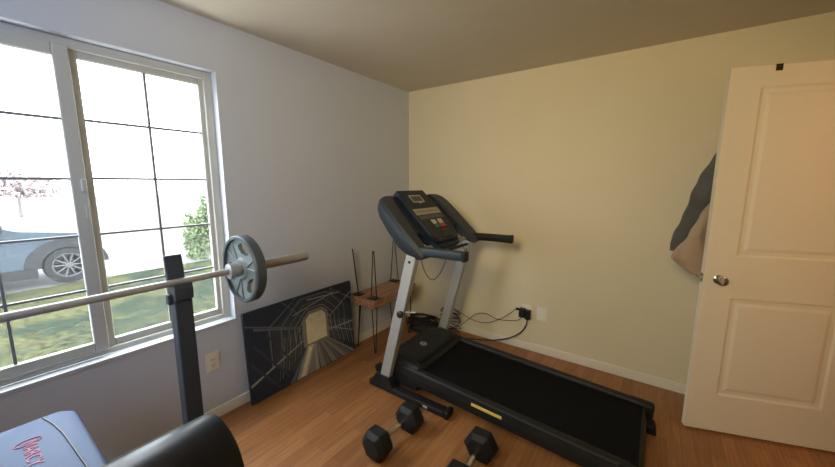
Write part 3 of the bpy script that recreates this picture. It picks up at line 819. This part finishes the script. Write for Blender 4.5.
bm = NB(); prism(bm, [(-1.95, 1.08), (-1.88, 1.47), (-1.38, 1.25), (-.85, 1.06)], .001, .006, basis((0, 0, 0), (0, 1, 0), (0, 0, 1), (1, 0, 0))); prism(bm, [(-3.9, 1.08), (-3.25, 1.45), (-2.02, 1.48), (-2.05, 1.08)], .001, .006, basis((0, 0, 0), (0, 1, 0), (0, 0, 1), (1, 0, 0))); obj('side_window', bm, mat('car_glass', (.025, .03, .035), .5, spec=.2), car)
bm = NB(); box(bm, (.0, -.95, 1.03), (.16, -.72, 1.17), .04, 3); obj('wing_mirror', bm, M_cardark, car)
bm = NB()
inn, outr = .35, .56
n = 14
for i in range(n):
    a0, a1 = math.radians(180 * i / n), math.radians(180 * (i + 1) / n)
    vs = [(inn * math.cos(a0), .34 + inn * math.sin(a0)), (outr * math.cos(a0), .34 + outr * .9 * math.sin(a0)), (outr * math.cos(a1), .34 + outr * .9 * math.sin(a1)), (inn * math.cos(a1), .34 + inn * math.sin(a1))]
    prism(bm, vs, -.02, .02, basis((0, 0, 0), (0, 1, 0), (0, 0, 1), (1, 0, 0)))
box(bm, (-.02, -2.5, .18), (.02, -.40, .36)); box(bm, (-.3, .38, .22), (.02, .48, .50), .03)
obj('wheel_arch_cladding', bm, M_cardark, car)
for yy in (0, -3.0):
    bm = NB(); lathe(bm, [(-.2, 0), (-.2, .30), (-.17, .335), (-.02, .335), (0, .315), (.0, .225), (-.03, .215)], (0, yy, .34), (1, 0, 0), 36); w = obj('wheel', bm, M_rub, car, True)
    bm = NB(); lathe(bm, [(-.03, .22), (-.004, .222), (-.004, .205), (-.03, .20)], (0, yy, .34), (1, 0, 0), 36)
    for k in range(10):
        a = 2 * PI * k / 10; tube(bm, [(-.015, yy, .34), (-.012, yy + .205 * math.cos(a), .34 + .205 * math.sin(a))], .014, 6)
    lathe(bm, [(-.02, .055), (.0, .05), (.004, 0)], (0, yy, .34), (1, 0, 0), 20)
    obj('hubcap', bm, mat('alloy', (.09, .09, .095), .6), w, True)

# trees and shrub : lumpy foliage made from many small leaf faces around branches
def foliage(bm, c, rad, n, leaf, seed):
    rr = random.Random(seed)
    for _ in range(n):
        d = Vector((rr.gauss(0, 1), rr.gauss(0, 1), rr.gauss(0, 1))).normalized() * (rr.random() ** .45)
        p = Vector((c[0] + d.x * rad[0], c[1] + d.y * rad[1], c[2] + d.z * rad[2]))
        a = Vector((rr.gauss(0, 1), rr.gauss(0, 1), rr.gauss(0, 1))).normalized(); b_ = a.cross(Vector((rr.gauss(0, 1), rr.gauss(0, 1), 1))).normalized()
        s = leaf * rr.uniform(.6, 1.3)
        bm.faces.new([bm.verts.new(p + a * s), bm.verts.new(p + b_ * s * .5), bm.verts.new(p - a * s), bm.verts.new(p - b_ * s * .5)])
def tree(name, label, cat, loc, h, rad, leafmat, n, leaf, seed, lobes=5):
    t = thing(name, label, cat, loc)
    bm = NB(); rr = random.Random(seed)
    tube(bm, spline([(0, 0, 0), (.05, .02, h * .35), (-.03, .05, h * .7), (0, 0, h * .9)], 4), [.05 * h * .5 * (1 - .7 * i / 12) for i in range(13)], 8)
    obj('trunk', bm, mat('bark', (.20, .17, .15), .9), t)  # bark paled too, haze put into its colour
    bm = NB()
    for k in range(lobes):
        c = (rr.uniform(-.4, .4) * rad[0], rr.uniform(-.45, .45) * rad[1], h - rad[2] + rr.uniform(-.55, .5) * rad[2]); foliage(bm, c, [x * .62 for x in rad], n // lobes, leaf, seed * 10 + k)
    obj('foliage', bm, leafmat, t)
M_leaf = mat('shrub_leaf', (.17, .22, .10), .9, noise=.4, nscale=3, spec=0)
M_leafr = mat('hazy_red_leaf', (.60, .50, .50), .9, noise=.25, nscale=2, spec=0)  # reddish leaves paled, distance haze put into the colour
M_leafg = mat('pale_leaf', (.15, .18, .15), .9, noise=.2, nscale=2, spec=0)
tree('garden_shrub', 'tall pale green shrub outside the right window pane', 'shrub', (-6.9, .72, GZ), 1.80, (.32, .42, 1.05), M_leaf, 2600, .055, 4, 7)
tree('red_tree', 'hazy pinkish tree far beyond the parked car', 'tree', (-26, -.5, GZ), 3.0, (1.6, 1.9, 1.0), M_leafr, 3000, .16, 8)
tree('pale_tree', 'pale green tree high at the left edge of the window', 'tree', (-14, -4.0, GZ), 7.6, (1.5, 1.3, 1.4), M_leafg, 2200, .14, 12)

# ------------------------------------------------------------------ lights
w = bpy.data.worlds.new('World'); S.world = w; w.use_nodes = True
bg = w.node_tree.nodes['Background']; bg.inputs['Color'].default_value = (.84, .93, 1.0, 1); bg.inputs['Strength'].default_value = 9.0

def lamp(name, kind, loc, target, energy, col, size=1.0, size_y=None, spread=None):
    l = bpy.data.lights.new(name, kind); l.energy = energy; l.color = col
    if kind == 'AREA':
        l.shape = 'RECTANGLE'; l.size = size; l.size_y = size_y or size
        if spread: l.spread = spread
    elif kind == 'SUN': l.angle = .02
    else: l.shadow_soft_size = size
    o = bpy.data.objects.new(name, l); link(o); o.location = loc
    o.rotation_euler = (Vector(target) - Vector(loc)).to_track_quat('-Z', 'Y').to_euler()
    return o
lamp('sun', 'SUN', (-8, 10, 9), (-8 + 5, 10 - 9, 9 - 8), 4.0, (1, .93, .80))
lamp('daylight_fill', 'AREA', (-.62, -2.5, 2.75), (1.5, -2.0, .6), 60, (.92, .95, 1.0), 1.3, .7)  # unseen lamp added above the window, imitates daylight falling in
lamp('ceiling_fill', 'AREA', (-.42, -2.51, .16), (1.5, -1.5, 2.4), 60, (.94, .95, .95), 1.3, .4)  # unseen lamp added below the sill, imitates light thrown up by the ground
lamp('room_lamp', 'AREA', (1.9, -3.9, 2.2), (1.2, 0, 1.75), 18.5, (1.0, .78, .36), .6, .6, math.radians(100))
lamp('hall_lamp', 'AREA', (3.95, -1.3, 1.9), (3.0, -.6, 1.0), 6, (1.0, .50, .22), .5, .5)
lamp('left_fill', 'AREA', (1.3, -4.15, 1.9), (.0, -2.2, 1.7), 14, (.42, .62, 1.0), 1.0, 1.0, math.radians(120))

# ------------------------------------------------------------------ camera
q = [336.62842307112527, 2.2016119324822716, -2.9483221453851383, 1.506358322310544, 0.6157459695652154, 0.14901110616929378, 0.0028078083951784977]
fpx, cx_, cy_, cz_, yaw, pit, rol = q
F_ = Vector((-math.sin(yaw) * math.cos(pit), math.cos(yaw) * math.cos(pit), -math.sin(pit)))
R0 = Vector((math.cos(yaw), math.sin(yaw), 0)); U0 = R0.cross(F_)
R_ = R0 * math.cos(rol) + U0 * math.sin(rol); U_ = -R0 * math.sin(rol) + U0 * math.cos(rol)
cam = bpy.data.cameras.new('camera'); cam.sensor_width = 36; cam.sensor_fit = 'HORIZONTAL'; cam.lens = fpx / 835 * 36; cam.clip_start = .02; cam.clip_end = 300
co = bpy.data.objects.new('camera', cam); link(co); co.matrix_world = basis((cx_, cy_, cz_), R_, U_, -F_); S.camera = co

S.view_settings.view_transform = 'Standard'; S.view_settings.look = 'None'; S.view_settings.exposure = 0; S.view_settings.gamma = 1
S.cycles.use_denoising = True
S.cycles.max_bounces = 8; S.cycles.diffuse_bounces = 5; S.cycles.transparent_max_bounces = 12
S.cycles.sample_clamp_indirect = 6
